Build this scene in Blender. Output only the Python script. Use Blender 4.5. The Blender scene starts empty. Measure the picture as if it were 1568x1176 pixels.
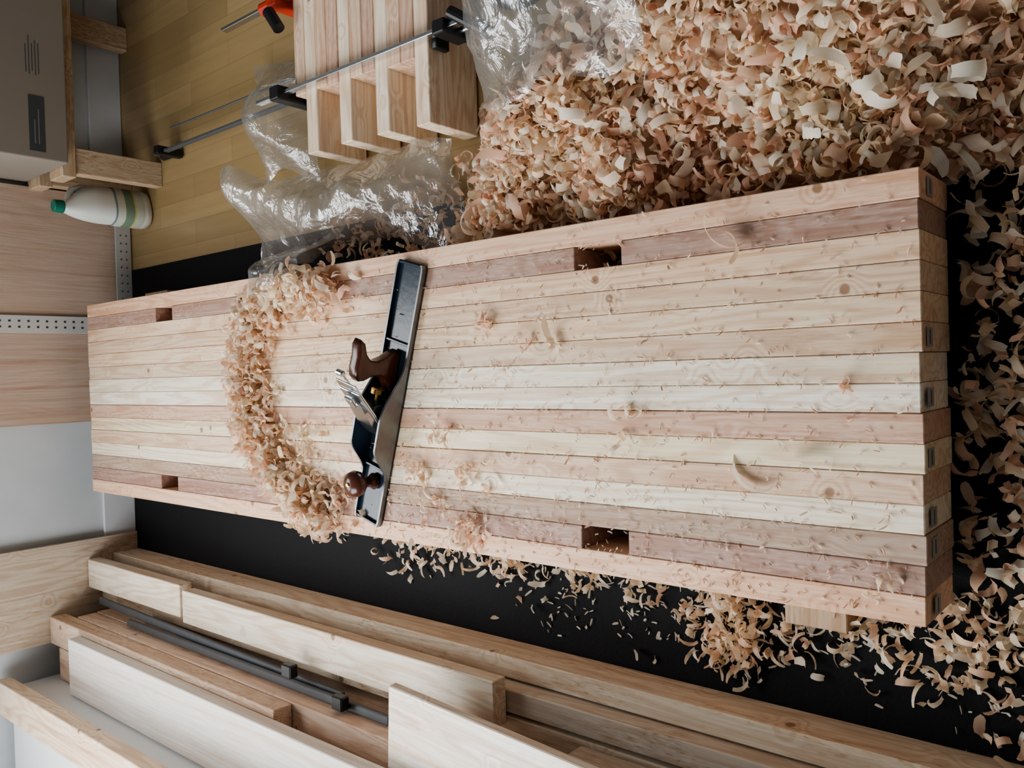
import bpy, bmesh, math, random
import numpy as np
from mathutils import Matrix, Vector, noise
random.seed(7); R=random.Random(11)
sc=bpy.context.scene
CAMZ=1.296; TOP=0.19; WALLY=2.77

# ---------------------------------------------------------------- helpers
class MB:
    def __init__(s): s.v=[];s.f=[];s.c=[];s.w=[];s.m=[]
    def add(s,vs,fs,col,wc=None,mat=0):
        o=len(s.v)
        s.v.extend([tuple(p) for p in vs])
        s.f.extend([tuple(i+o for i in f) for f in fs])
        if isinstance(col[0],(int,float)): s.c.extend([(col[0],col[1],col[2],1)]*len(vs))
        else: s.c.extend([(c[0],c[1],c[2],1) for c in col])
        s.w.extend(wc if wc is not None else [tuple(p) for p in vs])
        s.m.extend([mat]*len(fs))
    def obj(s,name,mats,parent=None,smooth=False,loc=None,rotz=0):
        me=bpy.data.meshes.new(name); me.from_pydata(s.v,[],s.f)
        a=me.attributes.new('col','FLOAT_COLOR','POINT'); a.data.foreach_set('color',np.array(s.c,dtype=np.float32).ravel())
        b=me.attributes.new('wc','FLOAT_VECTOR','POINT'); b.data.foreach_set('vector',np.array(s.w,dtype=np.float32).ravel())
        for m in mats: me.materials.append(m)
        me.polygons.foreach_set('material_index',s.m)
        if smooth: me.polygons.foreach_set('use_smooth',[True]*len(s.f))
        me.update()
        o=bpy.data.objects.new(name,me); sc.collection.objects.link(o)
        if parent: o.parent=parent
        if loc: o.location=loc
        o.rotation_euler[2]=rotz
        return o
def empty(name,loc=(0,0,0),rotz=0):
    e=bpy.data.objects.new(name,None); e.empty_display_size=.05; e.location=loc; e.rotation_euler[2]=rotz
    sc.collection.objects.link(e); return e
def box(mb,p0,p1,col=(.5,.5,.5),ax='y',ch=.0015,M=None,mat=0,seg=1,off=None):
    c=[(p0[i]+p1[i])/2 for i in range(3)]; s=[abs(p1[i]-p0[i]) for i in range(3)]
    bm=bmesh.new(); bmesh.ops.create_cube(bm,size=1)
    bmesh.ops.scale(bm,vec=s,verts=bm.verts)
    if ch>0: bmesh.ops.bevel(bm,geom=bm.edges[:],offset=ch,segments=seg,affect='EDGES',profile=.5)
    off=off or (R.uniform(-20,20),R.uniform(-20,20),R.uniform(-20,20))
    vs=[];wc=[]
    for v in bm.verts:
        p=v.co
        a={'x':(p.x,p.y,p.z),'y':(p.y,p.x,p.z),'z':(p.z,p.x,p.y)}[ax]
        wc.append((a[0]+off[0],a[1]+off[1],a[2]+off[2]))
        q=Vector((p.x+c[0],p.y+c[1],p.z+c[2]))
        if M is not None: q=M@q
        vs.append(tuple(q))
    bm.verts.index_update()
    fs=[[v.index for v in f.verts] for f in bm.faces]
    bm.free(); mb.add(vs,fs,col,wc,mat)
def prism(mb,poly,y0,y1,col,ch=.003,M=None,mat=0):
    bm=bmesh.new()
    vs=[bm.verts.new((x,y0,z)) for x,z in poly]; f=bm.faces.new(vs)
    r=bmesh.ops.extrude_face_region(bm,geom=[f]); nv=[g for g in r['geom'] if isinstance(g,bmesh.types.BMVert)]
    bmesh.ops.translate(bm,vec=(0,y1-y0,0),verts=nv)
    bmesh.ops.recalc_face_normals(bm,faces=bm.faces[:])
    if ch>0:
        ed=[e for e in bm.edges if abs(e.verts[0].co.y-e.verts[1].co.y)<1e-6]
        bmesh.ops.bevel(bm,geom=ed,offset=ch,segments=3,affect='EDGES',profile=.5)
    bm.verts.index_update()
    P=[(M@v.co if M is not None else v.co.copy()) for v in bm.verts]
    fs=[[v.index for v in f.verts] for f in bm.faces]
    wc=[(v.co.z+3,v.co.x,v.co.y) for v in bm.verts]
    bm.free(); mb.add(P,fs,col,wc,mat)
def lathe(mb,prof,col,n=32,M=None,mat=0,sx=1,sy=1):
    vs=[];fs=[]
    for r,z in prof:
        for k in range(n):
            a=2*math.pi*k/n; p=Vector((r*math.cos(a)*sx,r*math.sin(a)*sy,z)); vs.append(M@p if M is not None else p)
    for i in range(len(prof)-1):
        for k in range(n):
            k2=(k+1)%n; fs.append((i*n+k,i*n+k2,(i+1)*n+k2,(i+1)*n+k))
    fs.append(tuple(range(n))[::-1]); fs.append(tuple((len(prof)-1)*n+k for k in range(n)))
    mb.add(vs,fs,col,None,mat)
def tube(mb,pts,r,col,n=10,mat=0):
    vs=[];fs=[];pts=[Vector(p) for p in pts]
    for i,p in enumerate(pts):
        t=(pts[min(i+1,len(pts)-1)]-pts[max(i-1,0)]).normalized()
        u=t.orthogonal().normalized() if abs(t.z)>.95 else t.cross(Vector((0,0,1))).normalized()
        w=t.cross(u)
        for k in range(n):
            a=2*math.pi*k/n; vs.append(p+r*(math.cos(a)*u+math.sin(a)*w))
    for i in range(len(pts)-1):
        for k in range(n):
            fs.append((i*n+k,i*n+(k+1)%n,(i+1)*n+(k+1)%n,(i+1)*n+k))
    fs.append(tuple(range(n))[::-1]); fs.append(tuple((len(pts)-1)*n+k for k in range(n)))
    mb.add(vs,fs,col,None,mat)

# ---------------------------------------------------------------- materials
def newmat(name):
    m=bpy.data.materials.new(name); m.use_nodes=True; nt=m.node_tree; nt.nodes.clear()
    out=nt.nodes.new('ShaderNodeOutputMaterial'); return m,nt,out
def N(nt,t,**k):
    n=nt.nodes.new(t)
    for a,b in k.items(): setattr(n,a,b)
    return n
def math_(nt,op,a,b=None,c=None):
    n=N(nt,'ShaderNodeMath',operation=op)
    for i,x in enumerate((a,b,c)):
        if x is None: continue
        if isinstance(x,(int,float)): n.inputs[i].default_value=x
        else: nt.links.new(x,n.inputs[i])
    return n.outputs[0]
def mrange(nt,v,a,b,c,d,smooth=False):
    n=N(nt,'ShaderNodeMapRange')
    if smooth: n.interpolation_type='SMOOTHSTEP'
    nt.links.new(v,n.inputs[0])
    for i,x in enumerate((a,b,c,d)): n.inputs[i+1].default_value=x
    return n.outputs[0]
def mixc(nt,fac,a,b,blend='MIX'):
    n=N(nt,'ShaderNodeMix',data_type='RGBA',blend_type=blend)
    if isinstance(fac,(int,float)): n.inputs[0].default_value=fac
    else: nt.links.new(fac,n.inputs[0])
    for i,x in ((6,a),(7,b)):
        if isinstance(x,tuple): n.inputs[i].default_value=(x[0],x[1],x[2],1)
        else: nt.links.new(x,n.inputs[i])
    return n.outputs[2]
def wood_mat(name,rough=.5,contrast=.22,knots=True,kscale=8.5,spec=.35,blotch=.55,fuzz=0):
    m,nt,out=newmat(name); L=nt.links.new
    wc=N(nt,'ShaderNodeAttribute',attribute_name='wc').outputs['Vector']
    col=N(nt,'ShaderNodeAttribute',attribute_name='col').outputs['Color']
    def nzt(sx,sy,sz,sc_=1,det=2,dist=0):
        mp=N(nt,'ShaderNodeMapping'); mp.inputs['Scale'].default_value=(sx,sy,sz); L(wc,mp.inputs[0])
        q=N(nt,'ShaderNodeTexNoise'); q.inputs['Scale'].default_value=sc_; q.inputs['Detail'].default_value=det; q.inputs['Distortion'].default_value=dist
        L(mp.outputs[0],q.inputs['Vector']); return q.outputs[0]
    nz=nzt(1.3,13,13,1,1.5)
    vo=N(nt,'ShaderNodeTexVoronoi'); vo.inputs['Scale'].default_value=kscale; L(wc,vo.inputs['Vector'])
    d=vo.outputs['Distance']
    infl=mrange(nt,d,.0,.34,1,0,True)
    r=math_(nt,'ADD',math_(nt,'MULTIPLY',nz,13.0),math_(nt,'MULTIPLY',infl,2.6 if knots else 0))
    s=math_(nt,'SINE',math_(nt,'MULTIPLY',r,6.283))
    ring=mrange(nt,s,-.6,1,0,1,True)
    nf=nzt(7,260,260,1,3)
    nb=nzt(2.1,12.6,12.6,1,3)
    ns=nzt(1.0,45,45,1,2)
    nd=nzt(45,240,240,1,3,.3)
    npat=nzt(5,16,16,1,2)
    f=math_(nt,'MULTIPLY',ring,contrast)
    c1=mixc(nt,f,col,mixc(nt,1.0,col,(.66,.44,.29),'MULTIPLY'))
    fib=mrange(nt,nf,.3,.7,.87,1.06)
    hb=N(nt,'ShaderNodeHueSaturation'); L(c1,hb.inputs['Color']); L(fib,hb.inputs['Value'])
    c2=mixc(nt,mrange(nt,nb,.45,.75,0,blotch),hb.outputs[0],mixc(nt,1.0,hb.outputs[0],(.84,.68,.54),'MULTIPLY'))
    c2=mixc(nt,mrange(nt,ns,.55,.72,0,.5),c2,mixc(nt,1.0,c2,(.74,.56,.46),'MULTIPLY'))
    pat=math_(nt,'MULTIPLY',mrange(nt,npat,.42,.62,.15,1),.5+fuzz)
    light=mixc(nt,.35,c2,(.95,.90,.80))
    c2=mixc(nt,math_(nt,'MULTIPLY',mrange(nt,nd,.52,.66,0,1),pat),c2,light)
    c2=mixc(nt,math_(nt,'MULTIPLY',mrange(nt,nd,.32,.42,1,0),pat),c2,mixc(nt,1.0,c2,(.66,.54,.44),'MULTIPLY'))
    if knots:
        k=mrange(nt,d,.05,.09,1,0,True)
        c2=mixc(nt,math_(nt,'MULTIPLY',k,.8),c2,(.24,.13,.07))
        k2=mrange(nt,d,.0,.045,.75,0,True)
        c2=mixc(nt,k2,c2,(.35,.2,.11))
    b=N(nt,'ShaderNodeBsdfPrincipled'); L(c2,b.inputs['Base Color'])
    b.inputs['Roughness'].default_value=rough; b.inputs['Specular IOR Level'].default_value=spec
    bp=N(nt,'ShaderNodeBump'); bp.inputs['Strength'].default_value=.3; bp.inputs['Distance'].default_value=.001
    L(math_(nt,'ADD',nf,math_(nt,'MULTIPLY',nd,.8)),bp.inputs['Height']); L(bp.outputs[0],b.inputs['Normal'])
    L(b.outputs[0],out.inputs[0]); return m
def simple(name,col,rough=.5,metal=0,bump=0,bscale=60,var=0,spec=.5,attr=False):
    m,nt,out=newmat(name); L=nt.links.new
    b=N(nt,'ShaderNodeBsdfPrincipled'); b.inputs['Roughness'].default_value=rough; b.inputs['Metallic'].default_value=metal
    b.inputs['Specular IOR Level'].default_value=spec
    tc=N(nt,'ShaderNodeTexCoord')
    nz=N(nt,'ShaderNodeTexNoise'); nz.inputs['Scale'].default_value=bscale; nz.inputs['Detail'].default_value=4; L(tc.outputs['Object'],nz.inputs['Vector'])
    c=N(nt,'ShaderNodeAttribute',attribute_name='col').outputs['Color'] if attr else (col[0],col[1],col[2])
    dark=tuple(x*(1-var) for x in col[:3]) if not attr else mixc(nt,1.0,c,(1-var,)*3,'MULTIPLY')
    L(mixc(nt,nz.outputs[0],c,dark),b.inputs['Base Color'])
    if bump:
        bp=N(nt,'ShaderNodeBump'); bp.inputs['Strength'].default_value=bump; bp.inputs['Distance'].default_value=.002
        L(nz.outputs[0],bp.inputs['Height']); L(bp.outputs[0],b.inputs['Normal'])
    L(b.outputs[0],out.inputs[0]); return m
def shaving_mat():
    m,nt,out=newmat('shaving_wood'); L=nt.links.new
    col=N(nt,'ShaderNodeAttribute',attribute_name='col').outputs['Color']
    wc=N(nt,'ShaderNodeAttribute',attribute_name='wc').outputs['Vector']
    mp=N(nt,'ShaderNodeMapping'); mp.inputs['Scale'].default_value=(20,400,1); L(wc,mp.inputs[0])
    nz=N(nt,'ShaderNodeTexNoise'); nz.inputs['Scale'].default_value=1; L(mp.outputs[0],nz.inputs['Vector'])
    c=mixc(nt,mrange(nt,nz.outputs[0],.35,.7,0,.4),col,mixc(nt,1.0,col,(.90,.78,.66),'MULTIPLY'))
    b=N(nt,'ShaderNodeBsdfPrincipled'); b.inputs['Roughness'].default_value=.45; L(c,b.inputs['Base Color'])
    b.inputs['Specular IOR Level'].default_value=.35
    t=N(nt,'ShaderNodeBsdfTranslucent'); L(c,t.inputs[0])
    mx=N(nt,'ShaderNodeMixShader'); mx.inputs[0].default_value=.42; L(b.outputs[0],mx.inputs[1]); L(t.outputs[0],mx.inputs[2])
    L(mx.outputs[0],out.inputs[0]); return m
def plastic_film():
    m,nt,out=newmat('clear_plastic_film'); L=nt.links.new
    tr=N(nt,'ShaderNodeBsdfTransparent'); tr.inputs[0].default_value=(.93,.94,.94,1)
    gl=N(nt,'ShaderNodeBsdfGlossy'); gl.inputs['Roughness'].default_value=.14; gl.inputs['Color'].default_value=(.95,.97,1,1)
    df=N(nt,'ShaderNodeBsdfDiffuse'); df.inputs[0].default_value=(.7,.7,.68,1)
    fr=N(nt,'ShaderNodeLayerWeight'); fr.inputs[0].default_value=.42
    tc=N(nt,'ShaderNodeTexCoord'); nz=N(nt,'ShaderNodeTexNoise'); nz.inputs['Scale'].default_value=15; nz.inputs['Detail'].default_value=4; nz.inputs['Distortion'].default_value=1.8
    L(tc.outputs['Object'],nz.inputs['Vector'])
    bp=N(nt,'ShaderNodeBump'); bp.inputs['Strength'].default_value=.8; bp.inputs['Distance'].default_value=.012; L(nz.outputs[0],bp.inputs['Height']); L(bp.outputs[0],gl.inputs['Normal']); L(bp.outputs[0],fr.inputs['Normal'])
    m1=N(nt,'ShaderNodeMixShader'); L(mrange(nt,fr.outputs['Facing'],0,1,.06,.62),m1.inputs[0]); L(tr.outputs[0],m1.inputs[1]); L(gl.outputs[0],m1.inputs[2])
    m2=N(nt,'ShaderNodeMixShader'); m2.inputs[0].default_value=.12; L(m1.outputs[0],m2.inputs[1]); L(df.outputs[0],m2.inputs[2])
    L(m2.outputs[0],out.inputs[0]); return m
def laminate():
    m,nt,out=newmat('laminate_floor'); L=nt.links.new
    tc=N(nt,'ShaderNodeTexCoord'); mp=N(nt,'ShaderNodeMapping'); mp.inputs['Rotation'].default_value=(0,0,math.pi/2); L(tc.outputs['Object'],mp.inputs[0])
    br=N(nt,'ShaderNodeTexBrick'); L(mp.outputs[0],br.inputs['Vector']); br.inputs['Scale'].default_value=1
    br.inputs['Brick Width'].default_value=.42; br.inputs['Row Height'].default_value=.068; br.inputs['Mortar Size'].default_value=.0005
    br.inputs['Color1'].default_value=(.45,.325,.165,1); br.inputs['Color2'].default_value=(.33,.235,.112,1); br.inputs['Mortar'].default_value=(.2,.13,.06,1)
    mp2=N(nt,'ShaderNodeMapping'); mp2.inputs['Scale'].default_value=(60,4,1); L(tc.outputs['Object'],mp2.inputs[0])
    nz=N(nt,'ShaderNodeTexNoise'); nz.inputs['Scale'].default_value=1; nz.inputs['Detail'].default_value=4; L(mp2.outputs[0],nz.inputs['Vector'])
    c=mixc(nt,mrange(nt,nz.outputs[0],.3,.75,0,.4),br.outputs[0],(.27,.19,.10))
    b=N(nt,'ShaderNodeBsdfPrincipled'); b.inputs['Roughness'].default_value=.30; L(c,b.inputs['Base Color']); L(b.outputs[0],out.inputs[0]); return m

WOOD=wood_mat('pine_wood',rough=.46,contrast=.36,kscale=10)
WOODR=wood_mat('rough_sawn_pine',rough=.7,contrast=.30,fuzz=.25,blotch=.5,spec=.25)
SHAV=shaving_mat(); FILM=plastic_film(); LAM=laminate()
MATB=simple('black_rubber_mat',(.010,.011,.013),.75,bump=.5,bscale=180,var=.5,spec=.25)
WALL=simple('wall_paint',(.60,.64,.66),.7,bump=.25,bscale=14,var=.12)
TRIMM=simple('trim_paint',(.64,.67,.69),.5,var=.05)
CARD=simple('cardboard',(.27,.235,.195),.8,bscale=5,var=.12)
INK=simple('box_print',(.06,.065,.075),.6)
WHITE=simple('white_melamine',(.86,.87,.87),.4,bscale=4,var=.04)
PALE=wood_mat('pale_birch',rough=.5,contrast=.10,knots=False,blotch=.25,fuzz=-.3)
STEEL=simple('steel',(.66,.68,.70),.22,metal=1,bscale=80,var=.1)
DSTEEL=simple('grey_aluminium',(.15,.16,.17),.45,metal=.5,bscale=60,var=.2)
JAPAN=simple('black_japanning',(.020,.034,.050),.24,bscale=70,bump=.12,var=.2)
CASTSIDE=simple('cast_iron_side',(.24,.245,.25),.38,metal=.8,bscale=60,var=.3)
ROSE=simple('rosewood',(.11,.036,.02),.22,bscale=50,var=.5)
BLACKP=simple('black_plastic',(.012,.012,.013),.4,var=.1)
REDP=simple('red_plastic',(.50,.045,.02),.4,var=.1)
BRASS=simple('brass',(.6,.42,.16),.3,metal=1)
JUGM=simple('jug_plastic',(.74,.76,.72),.35,bscale=8,var=.06)
COLM=simple('printed_label',(.5,.5,.5),.5,attr=True,var=.05)

# ---------------------------------------------------------------- room
mb=MB(); box(mb,(-2.2,-1.6,-.05),(2.6,WALLY+.1,0),ch=0); mb.obj('floor',[LAM])
mb=MB(); box(mb,(-.98,-1.0,0),(.365,WALLY-.012,.004),ch=.001); mb.obj('rubber_floor_mat',[MATB])
mb=MB()
WX0,WX1,WZ0,WZ1=-1.35,.35,1.15,2.25
box(mb,(-1.6,WALLY,0),(2.6,WALLY+.12,WZ0),ch=0); box(mb,(-1.6,WALLY,WZ1),(2.6,WALLY+.12,2.6),ch=0)
box(mb,(-1.6,WALLY,WZ0),(WX0,WALLY+.12,WZ1),ch=0); box(mb,(WX1,WALLY,WZ0),(2.6,WALLY+.12,WZ1),ch=0)
mb.obj('wall_far',[WALL])
LX=-1.5
mb=MB()
box(mb,(LX-.12,-1.6,0),(LX,WALLY,.85),ch=0); box(mb,(LX-.12,-1.6,2.2),(LX,WALLY,2.6),ch=0)
box(mb,(LX-.12,-1.6,.85),(LX,.6,2.2),ch=0); box(mb,(LX-.12,2.3,.85),(LX,WALLY,2.2),ch=0)
mb.obj('wall_left',[WALL])
mb=MB(); box(mb,(LX-.12,-1.72,0),(2.6,-1.6,2.6),ch=0); mb.obj('light_blocker_back',[simple('light_blocker_dark',(.22,.22,.22),.8,var=.1)])  # unseen dark wall added behind the camera to keep light off the bench end
def window(name,p0,p1,axis):
    mb=MB(); t=.045
    (x0,y0,z0),(x1,y1,z1)=p0,p1
    if axis=='x':
        L_=(((x0,y0,z0),(x1,y1,z0+t)),((x0,y0,z1-t),(x1,y1,z1)),((x0,y0,z0),(x0+t,y1,z1)),((x1-t,y0,z0),(x1,y1,z1)),(((x0+x1)/2-t/2,y0,z0),((x0+x1)/2+t/2,y1,z1)))
    else:
        L_=(((x0,y0,z0),(x1,y1,z0+t)),((x0,y0,z1-t),(x1,y1,z1)),((x0,y0,z0),(x1,y0+t,z1)),((x0,y1-t,z0),(x1,y1,z1)),((x0,(y0+y1)/2-t/2,z0),(x1,(y0+y1)/2+t/2,z1)))
    for a,b in L_: box(mb,a,b,ch=.003)
    mb.obj(name,[TRIMM])
window('window_1',(WX0,WALLY+.04,WZ0),(WX1,WALLY+.09,WZ1),'x')
window('window_2',(LX-.09,.6,.85),(LX-.04,2.3,2.2),'y')
mb=MB(); box(mb,(-1.5,WALLY-.012,0),(2.6,WALLY,.105),ch=.003); mb.obj('baseboard_far',[TRIMM])

# ---------------------------------------------------------------- bench slab
bench=empty('workbench_top')
XR=.236; SW=.038; Y0,Y1=.272,2.629; ZB=TOP-.14
cols=[(.82,.57,.41),(.44,.30,.24),(.82,.63,.45),(.74,.57,.41),(.82,.65,.47),(.73,.585,.44),(.88,.80,.65),(.92,.86,.72),
      (.68,.47,.35),(.88,.77,.56),(.76,.57,.42),(.90,.82,.66),(.48,.365,.285),(.43,.285,.23),(.84,.57,.40)]
mb=MB()
for i,c in enumerate(cols):
    xr=XR-i*SW; xl=xr-SW
    g=.0003; dz=R.uniform(-.0012,.0002); e=R.uniform(-.002,.002)
    off=(R.uniform(-20,20),R.uniform(-20,20),R.uniform(-20,20)); mt=1 if i in (12,) else 0
    if i in (1,13):
        for a,b in ((Y0,.703),(.793,2.11),(2.20,Y1)):
            box(mb,(xl+g,a,ZB),(xr-g,b,TOP+dz),c,'y',ch=.0012,off=(off[0]+a,off[1],off[2]))
    else:
        box(mb,(xl+g,Y0+e,ZB),(xr-g,Y1+e,TOP+dz),c,'y',ch=.0009+R.uniform(0,.0006),off=off,mat=mt)
mb.obj('laminated_strips',[WOOD,WOODR],bench)
mb=MB()
for i in (0,5,7,9,11,12,14):
    x=XR-i*SW-SW/2; z=.155+R.uniform(-.01,.01)
    box(mb,(x-.012,Y0-.0032,z-.014),(x+.012,Y0-.0026,z+.014),(.34,.33,.31),'x',ch=0)
    box(mb,(x-.009,Y0-.0036,z-.003),(x+.009,Y0-.0032,z+.002),(.12,.12,.12),'x',ch=0)
mb.obj('end_stickers',[COLM],bench)
mb=MB()
box(mb,(-.405,.415,.004),(.26,.51,ZB),(.50,.385,.27),'x',ch=.002)
box(mb,(-.35,2.40,.004),(.272,2.54,ZB),(.6,.47,.33),'x',ch=.002)
mb.obj('sleepers',[WOODR],bench)

# ---------------------------------------------------------------- shavings
PINK=[(.97,.72,.54),(.94,.65,.49),(.98,.80,.63),(.90,.59,.44),(.99,.87,.73),(.96,.70,.54)]
CREAM=[(.98,.88,.71),(.97,.82,.62),(.99,.94,.82),(.96,.78,.57)]
def rmat(tilt=.9):
    return Matrix.Rotation(R.uniform(0,6.283),3,'Z')@Matrix.Rotation(R.gauss(0,tilt),3,'X')@Matrix.Rotation(R.uniform(0,6.283),3,'Y')
def shaving(mb,pos,col,L=.04,w=.012,r=None,rot=None,seg=None,tilt=.9):
    r=r or R.uniform(.005,.014); tot=L/r; seg=seg or max(5,min(13,int(tot*2)))
    hel=R.uniform(-.5,.5)*w*1.4; grow=R.uniform(.0,.9); Rm=rot or rmat(tilt)
    vs=[];wc=[];o=(R.uniform(0,9),R.uniform(0,9),0); ang=0; x=z=0; tw=R.uniform(-.5,.5)
    for i in range(seg+1):
        t=i/seg; wd=w*(.5+.5*math.sin(math.pi*min(1,max(0,.14+t*.76))))*R.uniform(.80,1.12)
        for s in (-.5,.0,.5):
            p=Vector((x,hel*t*2+s*wd,z+(.0 if s else .0016)))
            p=Matrix.Rotation(tw*t,3,'X')@p
            p=Rm@p; vs.append((p.x+pos[0],p.y+pos[1],p.z+pos[2])); wc.append((t*L+o[0],s*wd+o[1],0))
        st=L/seg; ang+=st/(r*(1+grow*t*1.5)); x+=st*math.cos(ang); z+=st*math.sin(ang)
    fs=[]
    for i in range(seg):
        a=i*3; fs+= [(a,a+1,a+4,a+3),(a+1,a+2,a+5,a+4)]
    f=R.uniform(.84,1.04); mb.add(vs,fs,tuple(min(.99,c*f) for c in col),wc)
def sm(a,b,t):
    t=min(1,max(0,(t-a)/(b-a))); return t*t*(3-2*t)
def nz2(x,y,s): return noise.noise(Vector((x*s,y*s,3.1)))
def heapH(x,y):
    xe=.258+.008*nz2(x,y,5)
    a=sm(xe,xe+.36,x)
    yend=1.23-.62*max(0,x-.33)-.75*max(0,x-.47)+.05*nz2(x,y,7)
    b=sm(0,.26,yend-y)
    near=sm(.16,.36,y)
    h=(.03+.085*near*sm(0,.22,yend-y)*(.8+.9*nz2(x+7,y,6)))*sm(xe-.02,xe+.02,x)*sm(0,.1,yend-y)+.12*a*b
    h*= .45+.55*sm(-.1,.45,y) if x<.45 else 1
    return h+ (.022*nz2(x,y,9)+.012*nz2(x,y,22))*min(1,max(0,h)/.04)
heap=MB()
nx,ny=70,110; vs=[];cc=[]
for j in range(ny+1):
    for i in range(nx+1):
        x=.250+i/nx*1.0; y=-.45+j/ny*1.75; h=heapH(x,y)-.016
        vs.append((x,y,max(.0045,h) if h>0 else -.004)); cc.append((.68,.46,.31))
fs=[(j*(nx+1)+i,j*(nx+1)+i+1,(j+1)*(nx+1)+i+1,(j+1)*(nx+1)+i) for j in range(ny) for i in range(nx) if max(vs[j*(nx+1)+i][2],vs[(j+1)*(nx+1)+i+1][2])>.006]
heap.add(vs,fs,cc)
cnt=0
while cnt<9800:
    x=.252+abs(R.gauss(0,.30)) if R.random()<.62 else R.uniform(.26,.95); y=R.uniform(-.4,1.27)
    if x>1.15: continue
    h=heapH(x,y)
    if h<.02 and R.random()<.5: continue
    if h<.004: continue
    if x<.268 and (nz2(x,y,6)>.12 or h>TOP-.03): continue
    zone=.5+.55*nz2(x,y,4.5)
    pinkish=R.random()< zone
    c=R.choice(PINK if pinkish else CREAM)
    k=R.random(); sc_=1.0 if k<.70 else (1.35 if k<.95 else 1.8)
    shaving(heap,(x,y,h+R.uniform(-.014,.014)),c,L=R.uniform(.020,.048)*sc_,w=R.uniform(.007,.016)*sc_,r=R.uniform(.0045,.013)*sc_,tilt=.8)
    cnt+=1
for k in range(90):
    x=R.uniform(.32,.62);y=R.uniform(.15,.9); h=heapH(x,y)
    if h>.03: shaving(heap,(x,y,h+.012),R.choice([(.99,.95,.84),(.98,.88,.72)]),L=R.uniform(.04,.08),w=R.uniform(.014,.022),r=R.uniform(.012,.022),seg=14,tilt=.5)
for (x,y,z,l,w) in ((.40,.40,.17,.10,.022),(.375,.36,.15,.09,.02),(.345,.30,.13,.11,.022),(.36,.25,.13,.12,.024),(.33,.22,.11,.11,.02),(.39,.30,.16,.10,.02),(.33,.42,.13,.07,.018),(.35,.265,.12,.08,.02),(.372,.33,.15,.08,.02)):
    shaving(heap,(x,y,z),(.99,.96,.84),L=l,w=w,r=R.uniform(.015,.035),seg=20,tilt=.6)
heap.obj('wood_shavings_heap',[SHAV],smooth=True)
fl=MB()
cnt=0
while cnt<2900:
    x=R.uniform(-.60,.45); y=R.uniform(-.35,.258)
    dens=.32+.65*sm(-.34,.20,x)
    if nz2(x+4,y,6)*.9+.42+dens*.55<R.random()*1.15: continue
    if R.random()>dens+.12: continue
    shaving(fl,(x,y,.012+R.uniform(0,.045)*dens),R.choice(CREAM+PINK[:2]),L=R.uniform(.022,.055),w=R.uniform(.008,.019),r=R.uniform(.007,.020),tilt=.6); cnt+=1
def fclump(x,y,n,s,h=.03,sy=None):
    for k in range(n):
        dx=R.gauss(0,s);dy=R.gauss(0,sy or s); xx=x+dx
        if xx>-.338: xx=-.338-abs(R.gauss(0,.012))
        if xx<-.53: continue
        shaving(fl,(xx,y+dy,.012+R.random()*h*math.exp(-(dx*dx+dy*dy)/(2*s*s))),R.choice(CREAM+PINK[:1]),L=R.uniform(.02,.045),w=R.uniform(.006,.015),r=R.uniform(.006,.017),tilt=.7)
fclump(-.37,1.32,170,.03,.06,.12); fclump(-.38,1.08,70,.03,.05,.08)
fclump(-.47,.62,80,.022,.04,.03); fclump(-.435,.60,70,.03,.045); fclump(-.385,.62,90,.03,.05,.06); fclump(-.38,.42,80,.03,.04,.05); fclump(-.40,.28,120,.05,.04,.06)
fclump(-.40,.78,30,.03,.03); fclump(-.37,.93,40,.03,.03); fclump(-.45,.50,20,.03,.02); fclump(-.42,.14,80,.06,.03,.08)
cnt=0
while cnt<330:
    y=R.uniform(-.1,1.5); u=abs(R.gauss(0,.09)); x=-.335-u
    if x<-.535: continue
    if nz2(x,y+8,8)*.9+.5<R.random(): continue
    if y>.85 and u>.07 and R.random()<.7: continue
    shaving(fl,(x+.005,y,.010),(.98,.93,.82) if R.random()<.4 else R.choice(CREAM),L=R.uniform(.012,.04),w=R.uniform(.004,.013),r=R.uniform(.008,.03),tilt=.5); cnt+=1
for k in range(420):
    x=-.34-abs(R.gauss(0,.10));y=R.uniform(-.2,1.1)
    if x<-.535: continue
    shaving(fl,(x,y,.007),(.98,.93,.82),L=R.uniform(.004,.018),w=R.uniform(.0015,.005),r=.03,rot=Matrix.Rotation(R.uniform(0,6.28),3,'Z')@Matrix.Rotation(R.gauss(0,.25),3,'X'),seg=3)
for k in range(560):
    x=R.uniform(.258,.44);y=R.uniform(1.05,1.75)
    if R.random()<sm(1.3,1.8,y) or R.random()<sm(.30,.46,x)*.7: continue
    shaving(fl,(x,y,.014+R.uniform(0,.05)),R.choice(PINK+CREAM),L=R.uniform(.02,.045),w=R.uniform(.006,.015))
fl.obj('floor_wood_shavings',[SHAV],smooth=True)
bs=MB()
path=[(.165,1.43),(.205,1.52),(.175,1.64),(.10,1.71),(.0,1.74),(-.09,1.72),(-.17,1.68),(-.235,1.60),(-.28,1.52),(-.315,1.46)]
def pathpt(t):
    t*=len(path)-1; i=min(int(t),len(path)-2); f=t-i
    return path[i][0]*(1-f)+path[i+1][0]*f, path[i][1]*(1-f)+path[i+1][1]*f
for k in range(2100):
    px,py=pathpt(R.random()); dx=R.gauss(0,.023);dy=R.gauss(0,.043)
    x=px+dx;y=py+dy
    if x>.236 or x<-.345: continue
    hh=.065*math.exp(-(dx/.03)**2-(dy/.05)**2)
    big=R.random()<.2
    shaving(bs,(x,y,TOP+.012+R.random()*hh),R.choice(PINK[:3]+CREAM),L=R.uniform(.018,.042)*(1.35 if big else 1),w=R.uniform(.007,.016)*(1.35 if big else 1),r=R.uniform(.005,.015))
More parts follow.
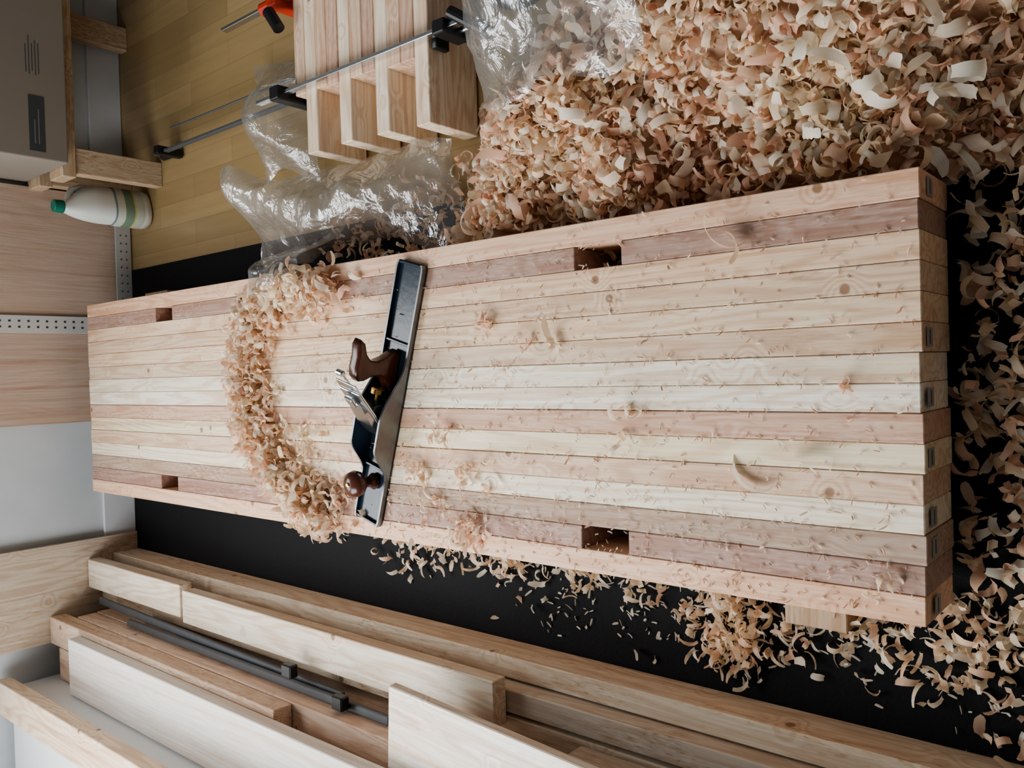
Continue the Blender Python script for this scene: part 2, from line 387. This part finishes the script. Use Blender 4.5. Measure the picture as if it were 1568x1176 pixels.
def clump(x,y,n,s,cols=CREAM,L=.03):
    for k in range(n):
        shaving(bs,(x+R.gauss(0,s),y+R.gauss(0,s),TOP+.008+R.random()*.008),R.choice(cols),L=R.uniform(.6,1.3)*L,w=R.uniform(.004,.012))
MIX=PINK[:3]+CREAM
clump(-.12,1.10,14,.014,MIX); clump(-.19,1.03,20,.018,MIX); clump(-.29,1.05,50,.022,MIX); clump(-.20,1.18,20,.016,MIX); clump(-.26,1.44,34,.03,MIX); clump(-.16,1.50,24,.03,MIX); clump(-.13,1.56,16,.02,MIX)
clump(-.25,1.14,18,.022,MIX);clump(.085,.985,10,.006,PINK,.022); clump(.05,.90,7,.012,PINK,.022); clump(.04,.835,5,.01,L=.035); clump(-.03,.365,5,.004,PINK,.02)
clump(-.08,.69,6,.012,MIX,L=.035); clump(-.12,.685,4,.01); clump(-.27,.315,5,.006)
for x,y,l,c in ((.17,.49,.09,(.95,.77,.56)),(.185,.52,.06,(.95,.74,.53)),(-.165,.455,.10,(.98,.95,.84)),(-.14,.44,.05,(.98,.95,.84)),(.04,.83,.06,CREAM[1])):
    shaving(bs,(x,y,TOP+.012),c,L=l,w=.014,r=.026,rot=Matrix.Rotation(R.uniform(0,6),3,'Z')@Matrix.Rotation(1.2,3,'X'),seg=14)
for k in range(1900):
    x=R.uniform(-.33,.232);y=R.uniform(.28,1.5)
    if R.random()<.35: x=XR-R.randint(1,14)*SW+R.gauss(0,.0015)
    elif R.random()<.35: x=-.33+abs(R.gauss(0,.09))
    if x>.232: continue
    s_=1.6 if R.random()<.12 else 1
    shaving(bs,(x,y,TOP+.0012),R.choice(CREAM+PINK+[(.62,.40,.26)]),L=R.uniform(.002,.010)*s_,w=R.uniform(.0008,.003)*s_,r=.010,rot=Matrix.Rotation(R.uniform(0,6.28),3,'Z')@Matrix.Rotation(R.gauss(0,.3),3,'X'),seg=3)
bs.obj('bench_wood_shavings',[SHAV],smooth=True)
ms=MB()
for yy,xx in ((.745,.179),(.735,-.277)):
    for k in range(14): shaving(ms,(xx+R.uniform(-.01,.01),yy+R.uniform(-.03,.03),.06+R.uniform(0,.09 if xx>0 else .02)),CREAM[k%4],L=.03,w=.01)
ms.obj('mortise_shavings',[SHAV],bench,smooth=True)

# ---------------------------------------------------------------- hand plane
ang=math.atan2(.292,-.956)
plane=empty('hand_plane',(.212,1.168,TOP+.0008),ang)
Lp=.535; W=.038
def wallh(x):
    return .013+.042*sm(.19,.31,x)*(1-sm(.365,.435,x))
body=MB()
def outline(x):
    d=min(x,Lp-x); return W*(1-.10*max(0,1-d/.015)**2)
n=90; xs=[Lp*i/n for i in range(n+1)]
vs=[];fs=[]
for x in xs:
    w=outline(x); vs+=[(x,-w,0),(x,w,0),(x,w,.0045),(x,-w,.0045)]
for i in range(n):
    a=i*4;b=a+4
    for k in range(4): fs.append((a+k,a+(k+1)%4,b+(k+1)%4,b+k))
fs+=[(0,3,2,1),(n*4,n*4+1,n*4+2,n*4+3)]
body.add(vs,fs,(0,0,0),None,0)
for sgn in (-1,1):
    vs=[];fs=[]
    for x in xs:
        w=outline(x); h=wallh(x); a,b=sgn*w,sgn*(w-.0045)
        vs+=[(x,a,0.0002),(x,a,h),(x,b,h),(x,b,.0045)]
    for i in range(n):
        a=i*4;b=a+4
        q=[(a,a+1,b+1,b),(a+1,a+2,b+2,b+1),(a+2,a+3,b+3,b+2)]
        fs+=[f if sgn<0 else f[::-1] for f in q]
    o=len(body.m); body.add(vs,fs,(0,0,0),None,1)
    for i in range(n): body.m[o+i*3+2]=0
box(body,(0.001,-W*.88,0),(.006,W*.88,.012),ch=.001,mat=0); box(body,(Lp-.006,-W*.88,0),(Lp-.001,W*.88,.012),ch=.001,mat=0)
box(body,(.155,-W+.004,.004),(.160,W-.004,.011),ch=.001,mat=0); box(body,(.415,-W+.004,.004),(.42,W-.004,.012),ch=.001,mat=0)
body.obj('body',[JAPAN,CASTSIDE],plane)
fr=MB(); prism(fr,[(.262,.0045),(.345,.0045),(.345,.012),(.288,.066),(.280,.066),(.275,.04)],-.026,.026,(0,0,0),ch=.002); fr.obj('frog',[JAPAN],plane)
ir=MB(); I=Matrix.Translation((.352,0,.004))@Matrix.Rotation(math.radians(45),4,'Y')
box(ir,(-.165,-.031,.000),(0,.031,.003),ch=.0006,M=I); box(ir,(-.145,-.0305,.0032),(-.003,.0305,.0062),ch=.001,M=I)
lathe(ir,[(.006,.0),(.007,.001),(.007,.0035)],(0,0,0),16,M=I@Matrix.Translation((-.14,0,.006)))
ir.obj('plane_iron',[STEEL],plane)
lc=MB()
prof=[(-.118,.017),(-.112,.022),(-.095,.0245),(-.06,.026),(-.03,.028),(-.008,.028)]
vs=[];fs=[]
for x,w in prof:
    zz=.0065+.010*math.sin(math.pi*min(1,(x+.13)/.13))
    vs+=[I@Vector((x,-w,.0066)),I@Vector((x,-w*.9,zz)),I@Vector((x,w*.9,zz)),I@Vector((x,w,.0066))]
for i in range(len(prof)-1):
    a=i*4
    for k in range(3): fs.append((a+k,a+k+1,a+k+5,a+k+4))
fs+=[(0,1,2,3),(20,23,22,21)]
lc.add(vs,fs,(0,0,0))
box(lc,(-.135,-.012,.010),(-.112,.012,.018),ch=.003,M=I,seg=2)
lc.obj('lever_cap',[STEEL],plane)
aj=MB(); lathe(aj,[(.010,0),(.014,.001),(.014,.010),(.010,.012)],(0,0,0),24,M=Matrix.Translation((.262,0,.038))@Matrix.Rotation(math.radians(-90),4,'Y'))
lathe(aj,[(.004,0),(.004,.03)],(0,0,0),12,M=Matrix.Translation((.285,0,.038))@Matrix.Rotation(math.radians(-90),4,'Y'))
aj.obj('depth_adjuster',[BRASS],plane)
lv=MB(); box(lv,(-.19,-.004,-.004),(-.10,.004,-.002),ch=.0005,M=I); box(lv,(-.195,-.010,-.006),(-.185,.010,.004),ch=.002,M=I); lv.obj('lateral_lever',[STEEL],plane)
tt=MB()
tote=[(.0,0),(.082,0),(.088,.006),(.080,.016),(.058,.030),(.048,.048),(.049,.070),(.057,.088),(.058,.102),(.048,.112),(.030,.115),(.008,.113),(-.016,.116),(-.028,.111),(-.020,.099),(.002,.090),(.014,.078),(.017,.060),(.010,.040),(-.002,.020),(-.006,.006)]
prism(tt,[(x*.95+.178,z*.92+.006) for x,z in tote],-.013,.013,(0,0,0),ch=.0055)
tt.obj('tote_handle',[ROSE],plane,smooth=True)
kn=MB(); lathe(kn,[(.014,.0),(.017,.004),(.012,.012),(.010,.022),(.015,.032),(.024,.041),(.027,.051),(.024,.061),(.015,.067),(.006,.069)],(0,0,0),36,M=Matrix.Translation((.448,0,.006)))
kn.obj('front_knob',[ROSE],plane,smooth=True)
ks=MB(); lathe(ks,[(.005,0),(.005,.002),(.003,.0035)],(0,0,0),16,M=Matrix.Translation((.448,0,.0745))); ks.obj('knob_screw',[BRASS],plane)

# ---------------------------------------------------------------- glued leg blanks + clamps
leg=empty('glued_leg_blanks')
mb=MB()
lc_=[(.90,.76,.59),(.66,.47,.36),(.76,.58,.43),(.90,.78,.62),(.62,.44,.34),(.78,.61,.46),(.90,.79,.63),(.70,.49,.37),(.76,.57,.42),(.88,.76,.6),(.74,.56,.41)]
for i in range(11):
    y=1.16+i*.0395; L0=i in (0,3,6,9)
    x0=.488+ (0 if L0 else .135)+i*.0018+R.uniform(-.003,.003)
    box(mb,(x0,y,.006),(1.32+R.uniform(-.01,.01),y+.039,.146+R.uniform(-.001,.001)),lc_[i],'x',ch=.0016)
mb.obj('boards',[WOOD],leg)
def clamp(name,x,ya,yb,z,handle,body_mat,jawdepth=.09,both=None):
    e=empty(name)
    b=MB(); box(b,(x-.004,ya,z),(x+.004,yb,z+.018),ch=.001)
    tube(b,[(x,1.13,z-.02),(x,1.02,z-.02)],.005,(0,0,0))
    b.obj('bar',[STEEL],e)
    j=MB()
    box(j,(x-.016,1.612,z-jawdepth),(x+.016,1.648,z+.030),ch=.004,seg=2)
    box(j,(x-.020,1.598,z-jawdepth),(x+.020,1.611,z-jawdepth+.045),ch=.003,seg=2)
    box(j,(x-.014,1.085,z-.045),(x+.014,1.118,z+.028),ch=.004,seg=2)
    box(j,(x-.019,1.140,z-.045),(x+.019,1.154,z-.008),ch=.003,seg=2)
    if both: tube(j,[(x,1.65,z+.008),(x,1.69,z+.008)],.016,(0,0,0),14)
    j.obj('jaws',[body_mat],e)
    h=MB()
    if both: tube(h,[(x-.03,1.63,z+.036),(x-.075,1.60,z+.03)],.014,(0,0,0),14)
    tube(h,[(x+.02,1.075,z+.02),(x-.035,handle,z+.0)],.012,(0,0,0),14); h.obj('handle',[BLACKP],e)
clamp('bar_clamp',.650,1.06,1.72,.150,.995,BLACKP)
clamp('bar_clamp.001',.862,1.05,1.86,.150,.98,REDP,both=True)
e=empty('bar_clamp.002')
b=MB(); box(b,(.676,1.605,.05),(.684,2.42,.066),ch=.001); tube(b,[(.74,1.72,.05),(.745,2.34,.05)],.003,(0,0,0)); b.obj('bar',[DSTEEL],e)
j=MB(); box(j,(.668,2.36,.004),(.694,2.385,.085),ch=.004,seg=2); box(j,(.664,1.66,.004),(.697,1.685,.09),ch=.004,seg=2); tube(j,[(.68,2.385,.03),(.68,2.43,.03)],.012,(0,0,0)); j.obj('jaws',[BLACKP],e)

# ---------------------------------------------------------------- plastic film
def film(name,x0,x1,y0,y1,hf,nx=64,ny=64,c=(0,0),amp=.016):
    mb=MB(); vs=[]
    for j in range(ny+1):
        for i in range(nx+1):
            u=i/nx;v=j/ny; x=x0+(x1-x0)*u;y=y0+(y1-y0)*v
            r=noise.ridged_multi_fractal(Vector((x*5+c[0],y*5+c[1],1)),.9,2.1,3,1.0,1.6)
            dx=.03*noise.noise(Vector((x*7,y*7,5+c[0]))); dy=.03*noise.noise(Vector((x*7,y*7,9+c[0])))
            edge=.07*noise.noise(Vector((x*5,y*5,19)))
            z=hf(u,v,x,y)+amp*(r-.6)
            lo=TOP+.004 if x+dx<.245 and y<2 else .007
            vs.append((x+dx+edge*(abs(u-.5)*2)**3,y+dy+edge*(abs(v-.5)*2)**3,max(lo,z)))
    fs=[(j*(nx+1)+i,j*(nx+1)+i+1,(j+1)*(nx+1)+i+1,(j+1)*(nx+1)+i) for j in range(ny) for i in range(nx)]
    mb.add(vs,fs,(0,0,0)); return mb.obj(name,[FILM],smooth=True)
S=lambda t: math.sin(math.pi*min(1,max(0,t)))
film('clear_plastic_sheet',.275,.485,1.18,1.86,lambda u,v,x,y:.05+.10*S(u)*S(v)+.13*sm(.5,1,v)*sm(.3,.9,u),amp=.028)
film('clear_plastic_sheet.001',.46,1.0,.66,1.10,lambda u,v,x,y:max(.11+.10*S(u)*S(v)+.09*(1-v)-.06*sm(.7,1,v),heapH(x,y)+.032),c=(7,3),amp=.035)
film('clear_plastic_sheet.002',.50,.80,1.68,1.90,lambda u,v,x,y:.03+.10*S(u)*S(v),c=(17,3))
film('clear_plastic_sheet.003',.165,.33,1.50,1.72,lambda u,v,x,y:(.20+.03*S(u*2)*S(v)) if x<.25 else .20-.14*sm(.25,.33,x),c=(2,31),amp=.012)
mb=MB(); lathe(mb,[(.001,0),(.11,.0),(.15,.03),(.14,.08),(.09,.13),(.03,.15)],(0,0,0),40,M=Matrix.Translation((.85,1.0,.005)))
mb.v=[(x+.02*noise.noise(Vector((x*14,y*14,z*14))),y+.0,max(.005,z+.02*noise.noise(Vector((x*12,y*12,z*9+4))))) for x,y,z in mb.v]
mb.obj('black_plastic_bag',[simple('black_bag_film',(.01,.011,.014),.3,bump=.9,bscale=25)],smooth=True)

# ---------------------------------------------------------------- rack, carton, jug, panel, strips
rk=empty('low_wooden_rack'); mb=MB(); pc=(.54,.42,.29)
for x,y in ((.605,2.50),(1.22,2.50)): box(mb,(x,y,0),(x+.075,y+.04,.262),pc,'z',ch=.002)
for x,y in ((.605,2.70),(1.08,2.70),(1.45,2.70)): box(mb,(x,y,0),(x+.075,y+.04,.262),pc,'z',ch=.002)
box(mb,(.59,2.49,.262),(1.6,2.58,.30),pc,'x',ch=.002); box(mb,(.59,2.66,.262),(1.6,2.75,.30),pc,'x',ch=.002)
mb.obj('frame',[WOODR],rk)
cb=empty('cardboard_box'); mb=MB(); bx0,bx1,by0,by1,bz0,bz1=.615,1.35,2.44,2.755,.302,.72
box(mb,(bx0,by0,bz0),(bx1,by1,bz1),ch=.004,seg=2)
box(mb,(bx0-.001,by0-.002,bz1-.002),(bx1+.001,(by0+by1)/2-.002,bz1+.003),ch=.001)
box(mb,(bx0-.001,(by0+by1)/2+.002,bz1-.002),(bx1+.001,by1,bz1+.003),ch=.001)
mb.obj('carton',[CARD],cb)
mb=MB(); box(mb,(.635,by0-.0012,.362),(.785,by0-.0004,.402),ch=0)
for i in range(5): box(mb,(.84+R.uniform(0,.01),by0-.001,.372+i*.008),(.93+R.uniform(-.01,.02),by0-.0004,.3735+i*.008),ch=0)
mb.obj('printing',[INK],cb)
mb=MB()
for i in range(2): box(mb,(.655,by0-.0018,.376+i*.010),(.75-.03*i,by0-.0013,.379+i*.010),(.2,.19,.18),ch=0)
mb.obj('label_text',[COLM],cb)
jug=empty('plastic_jug',(.545,2.61,0),math.radians(20)); mb=MB()
def ring(rx,ry,z,n=40,cx=0): return [(cx+rx*math.copysign(abs(math.cos(a))**.75,math.cos(a)),ry*math.copysign(abs(math.sin(a))**.75,math.sin(a)),z) for a in [2*math.pi*k/n for k in range(n)]]
secs=[(.045,.035,.0,0),(.056,.042,.005,0),(.058,.044,.02,0),(.057,.043,.09,0),(.057,.043,.15,0),(.056,.042,.17,0),(.050,.037,.195,-.004),(.038,.029,.220,-.012),(.024,.021,.240,-.02),(.017,.017,.252,-.022),(.016,.016,.262,-.022)]
vs=[];fs=[];n=40
for rx,ry,z,cx in secs: vs+=ring(rx,ry,z,n,cx)
for i in range(len(secs)-1):
    for k in range(n): fs.append((i*n+k,i*n+(k+1)%n,(i+1)*n+(k+1)%n,(i+1)*n+k))
fs.append(tuple(range(n))[::-1]); fs.append(tuple((len(secs)-1)*n+k for k in range(n)))
mb.add(vs,fs,(0,0,0)); tube(mb,[(-.005,0,.238),(.02,0,.236),(.042,0,.222),(.054,0,.195),(.055,0,.165),(.048,0,.14)],.0095,(0,0,0),12)
mb.obj('bottle',[JUGM],jug,smooth=True)
mb=MB(); lathe(mb,[(.019,.0),(.0195,.003),(.0185,.026),(.016,.028)],(0,0,0),30,M=Matrix.Translation((-.022,0,.258))); mb.obj('cap',[simple('green_cap',(.01,.16,.11),.4)],jug)
mb=MB()
for z0,z1,c in ((.03,.055,(.55,.58,.50)),(.055,.060,(.55,.52,.2)),(.060,.088,(.20,.28,.20)),(.088,.112,(.60,.62,.55)),(.112,.118,(.2,.28,.3))):
    a=[(x,y,z0) for x,y,z in ring(.0588,.0448,0,n)]; b_=[(x,y,z1) for x,y,z in ring(.0588,.0448,0,n)]
    mb.add(a+b_,[(k,(k+1)%n,n+(k+1)%n,n+k) for k in range(n)],c)
mb.obj('label',[COLM],jug,smooth=True)

mb=MB(); box(mb,(-.125,2.735,.004),(.60,2.750,.62),(.54,.42,.34),'z',ch=.001); mb.obj('plywood_sheet',[wood_mat('plywood_veneer',rough=.55,contrast=.14,knots=False,blotch=.3,fuzz=-.4)])
mb=MB(); st=empty('perforated_steel_strip')
box(mb,(.155,2.728,.005),(.208,2.732,.60),ch=.0005); mb.obj('strip',[simple('galvanised_strip',(.60,.62,.62),.45,metal=.2)],st)
mb=MB()
for i in range(22):
    for dx in (-.009,.009): box(mb,(.1815+dx-.0025,2.7268,.03+i*.026),(.1815+dx+.0025,2.7279,.036+i*.026),(.03,.03,.03),ch=0)
mb.obj('holes',[COLM],st)
st=empty('perforated_steel_strip.001'); mb=MB(); box(mb,(-.30,2.715,.005),(.52,2.719,.055),ch=.0005); mb.obj('strip',[bpy.data.materials['galvanised_strip']],st)
mb=MB()
for i in range(30):
    for dz in (-.009,.009): box(mb,(-.28+i*.026,2.7138,.03+dz-.0025),(-.276+i*.026,2.7149,.03+dz+.0015),(.1,.1,.1),ch=0)
mb.obj('holes',[COLM],st)
mb=MB(); box(mb,(-.80,2.744,.0045),(-.50,2.757,.62),(.62,.53,.42),'z',ch=.001); mb.obj('pine_panel',[WOOD])

# ---------------------------------------------------------------- lumber stacks on the left
def board(p0,p1,col,mat=WOOD,rot=0,ch=.002,name='lumber_board'):
    mb=MB(); c=[(p0[i]+p1[i])/2 for i in range(3)]
    box(mb,[p0[i]-c[i] for i in range(3)],[p1[i]-c[i] for i in range(3)],col,'y',ch=ch)
    mb.obj(name,[mat],None,False,tuple(c),math.radians(rot))
TAN=(.76,.67,.53); GRY=(.60,.55,.47); PK=(.78,.60,.47); LT=(.88,.81,.67)
board((-.598,-.3,.005),(-.556,2.742,.088),TAN,WOODR)
board((-.646,-.3,.005),(-.602,2.74,.126),GRY,WOODR,rot=.1)
board((-.700,-.3,.005),(-.652,2.74,.128),(.72,.63,.50),WOODR)
board((-.652,2.165,.130),(-.562,2.74,.168),LT)
board((-.664,1.02,.130),(-.575,2.155,.166),(.80,.73,.60))
board((-.800,.9,.005),(-.712,2.70,.09),TAN,WOODR); board((-.800,.9,.092),(-.714,2.66,.18),PK,WOODR)
board((-.800,.95,.182),(-.716,2.66,.238),PK)
board((-.800,1.55,.240),(-.718,2.742,.286),(.74,.58,.45),WOODR)
board((-.700,1.45,.170),(-.678,2.64,.181),(.3,.3,.3),DSTEEL,rot=-1.2,name='metal_channel')
board((-.713,1.28,.186),(-.694,2.42,.198),(.3,.3,.3),DSTEEL,rot=-.1,name='metal_channel')
board((-.895,.8,.005),(-.802,2.70,.14),TAN,WOODR); board((-.895,.8,.142),(-.802,2.68,.286),PK,WOODR)
board((-.896,1.0,.288),(-.735,2.52,.322),(.84,.81,.75),PALE,name='birch_shelf_board')
board((-1.25,.5,.005),(-.90,2.74,.398),(.8,.8,.78),WHITE,name='white_cabinet_carcass')
board((-.965,.9,.400),(-.868,2.742,.44),(.84,.68,.51))
board((-.80,.0,.240),(-.63,1.18,.256),(.66,.55,.41),WOODR,rot=-3); board((-.80,-.02,.258),(-.62,1.19,.278),(.88,.83,.73),rot=-3.5)
board((-.78,-.2,.13),(-.66,.85,.238),GRY,WOODR)
mb=MB()
for x,y in ((-.66,1.60),(-.69,1.42)): box(mb,(x-.018,y-.02,.199),(x+.012,y+.015,.222),(0,0,0),ch=.003)
mb.obj('spring_clip',[BLACKP])

# ---------------------------------------------------------------- light
def area(name,loc,tgt,sx,sy,e,col):
    l=bpy.data.lights.new(name,'AREA'); l.shape='RECTANGLE'; l.size=sx; l.size_y=sy; l.energy=e; l.color=col
    o=bpy.data.objects.new(name,l); sc.collection.objects.link(o); o.location=loc
    d=Vector(tgt)-Vector(loc); o.rotation_euler=d.to_track_quat('-Z','Y').to_euler(); return o
area('window_light_far',(-.5,WALLY+.10,1.7),(-.5,0,1.1),1.6,1.0,46,(.97,.985,1))
area('window_light_left',(LX-.1,1.45,1.52),(0,.9,.6),1.6,1.25,64,(.975,.985,1))
w=bpy.data.worlds.new('World'); sc.world=w; w.use_nodes=True
w.node_tree.nodes['Background'].inputs[0].default_value=(.95,.97,1,1); w.node_tree.nodes['Background'].inputs[1].default_value=.17
sc.view_settings.look='AgX - Medium High Contrast'

# ---------------------------------------------------------------- camera (phone held sideways, looking down the bench)
cam=bpy.data.cameras.new('camera'); co=bpy.data.objects.new('camera',cam); sc.collection.objects.link(co)
X=Vector((-.029,-.7645,-.6443)).normalized(); Y=Vector((1,-.0112,-.0313)); Y=(Y-X*Y.dot(X)).normalized(); Z=X.cross(Y)
M=Matrix((X,Y,Z)).transposed().to_4x4(); M.translation=(0,0,CAMZ); co.matrix_world=M
cam.sensor_fit='HORIZONTAL'; cam.sensor_width=36; cam.lens=36*1268/1568; cam.clip_start=.01
sc.camera=co
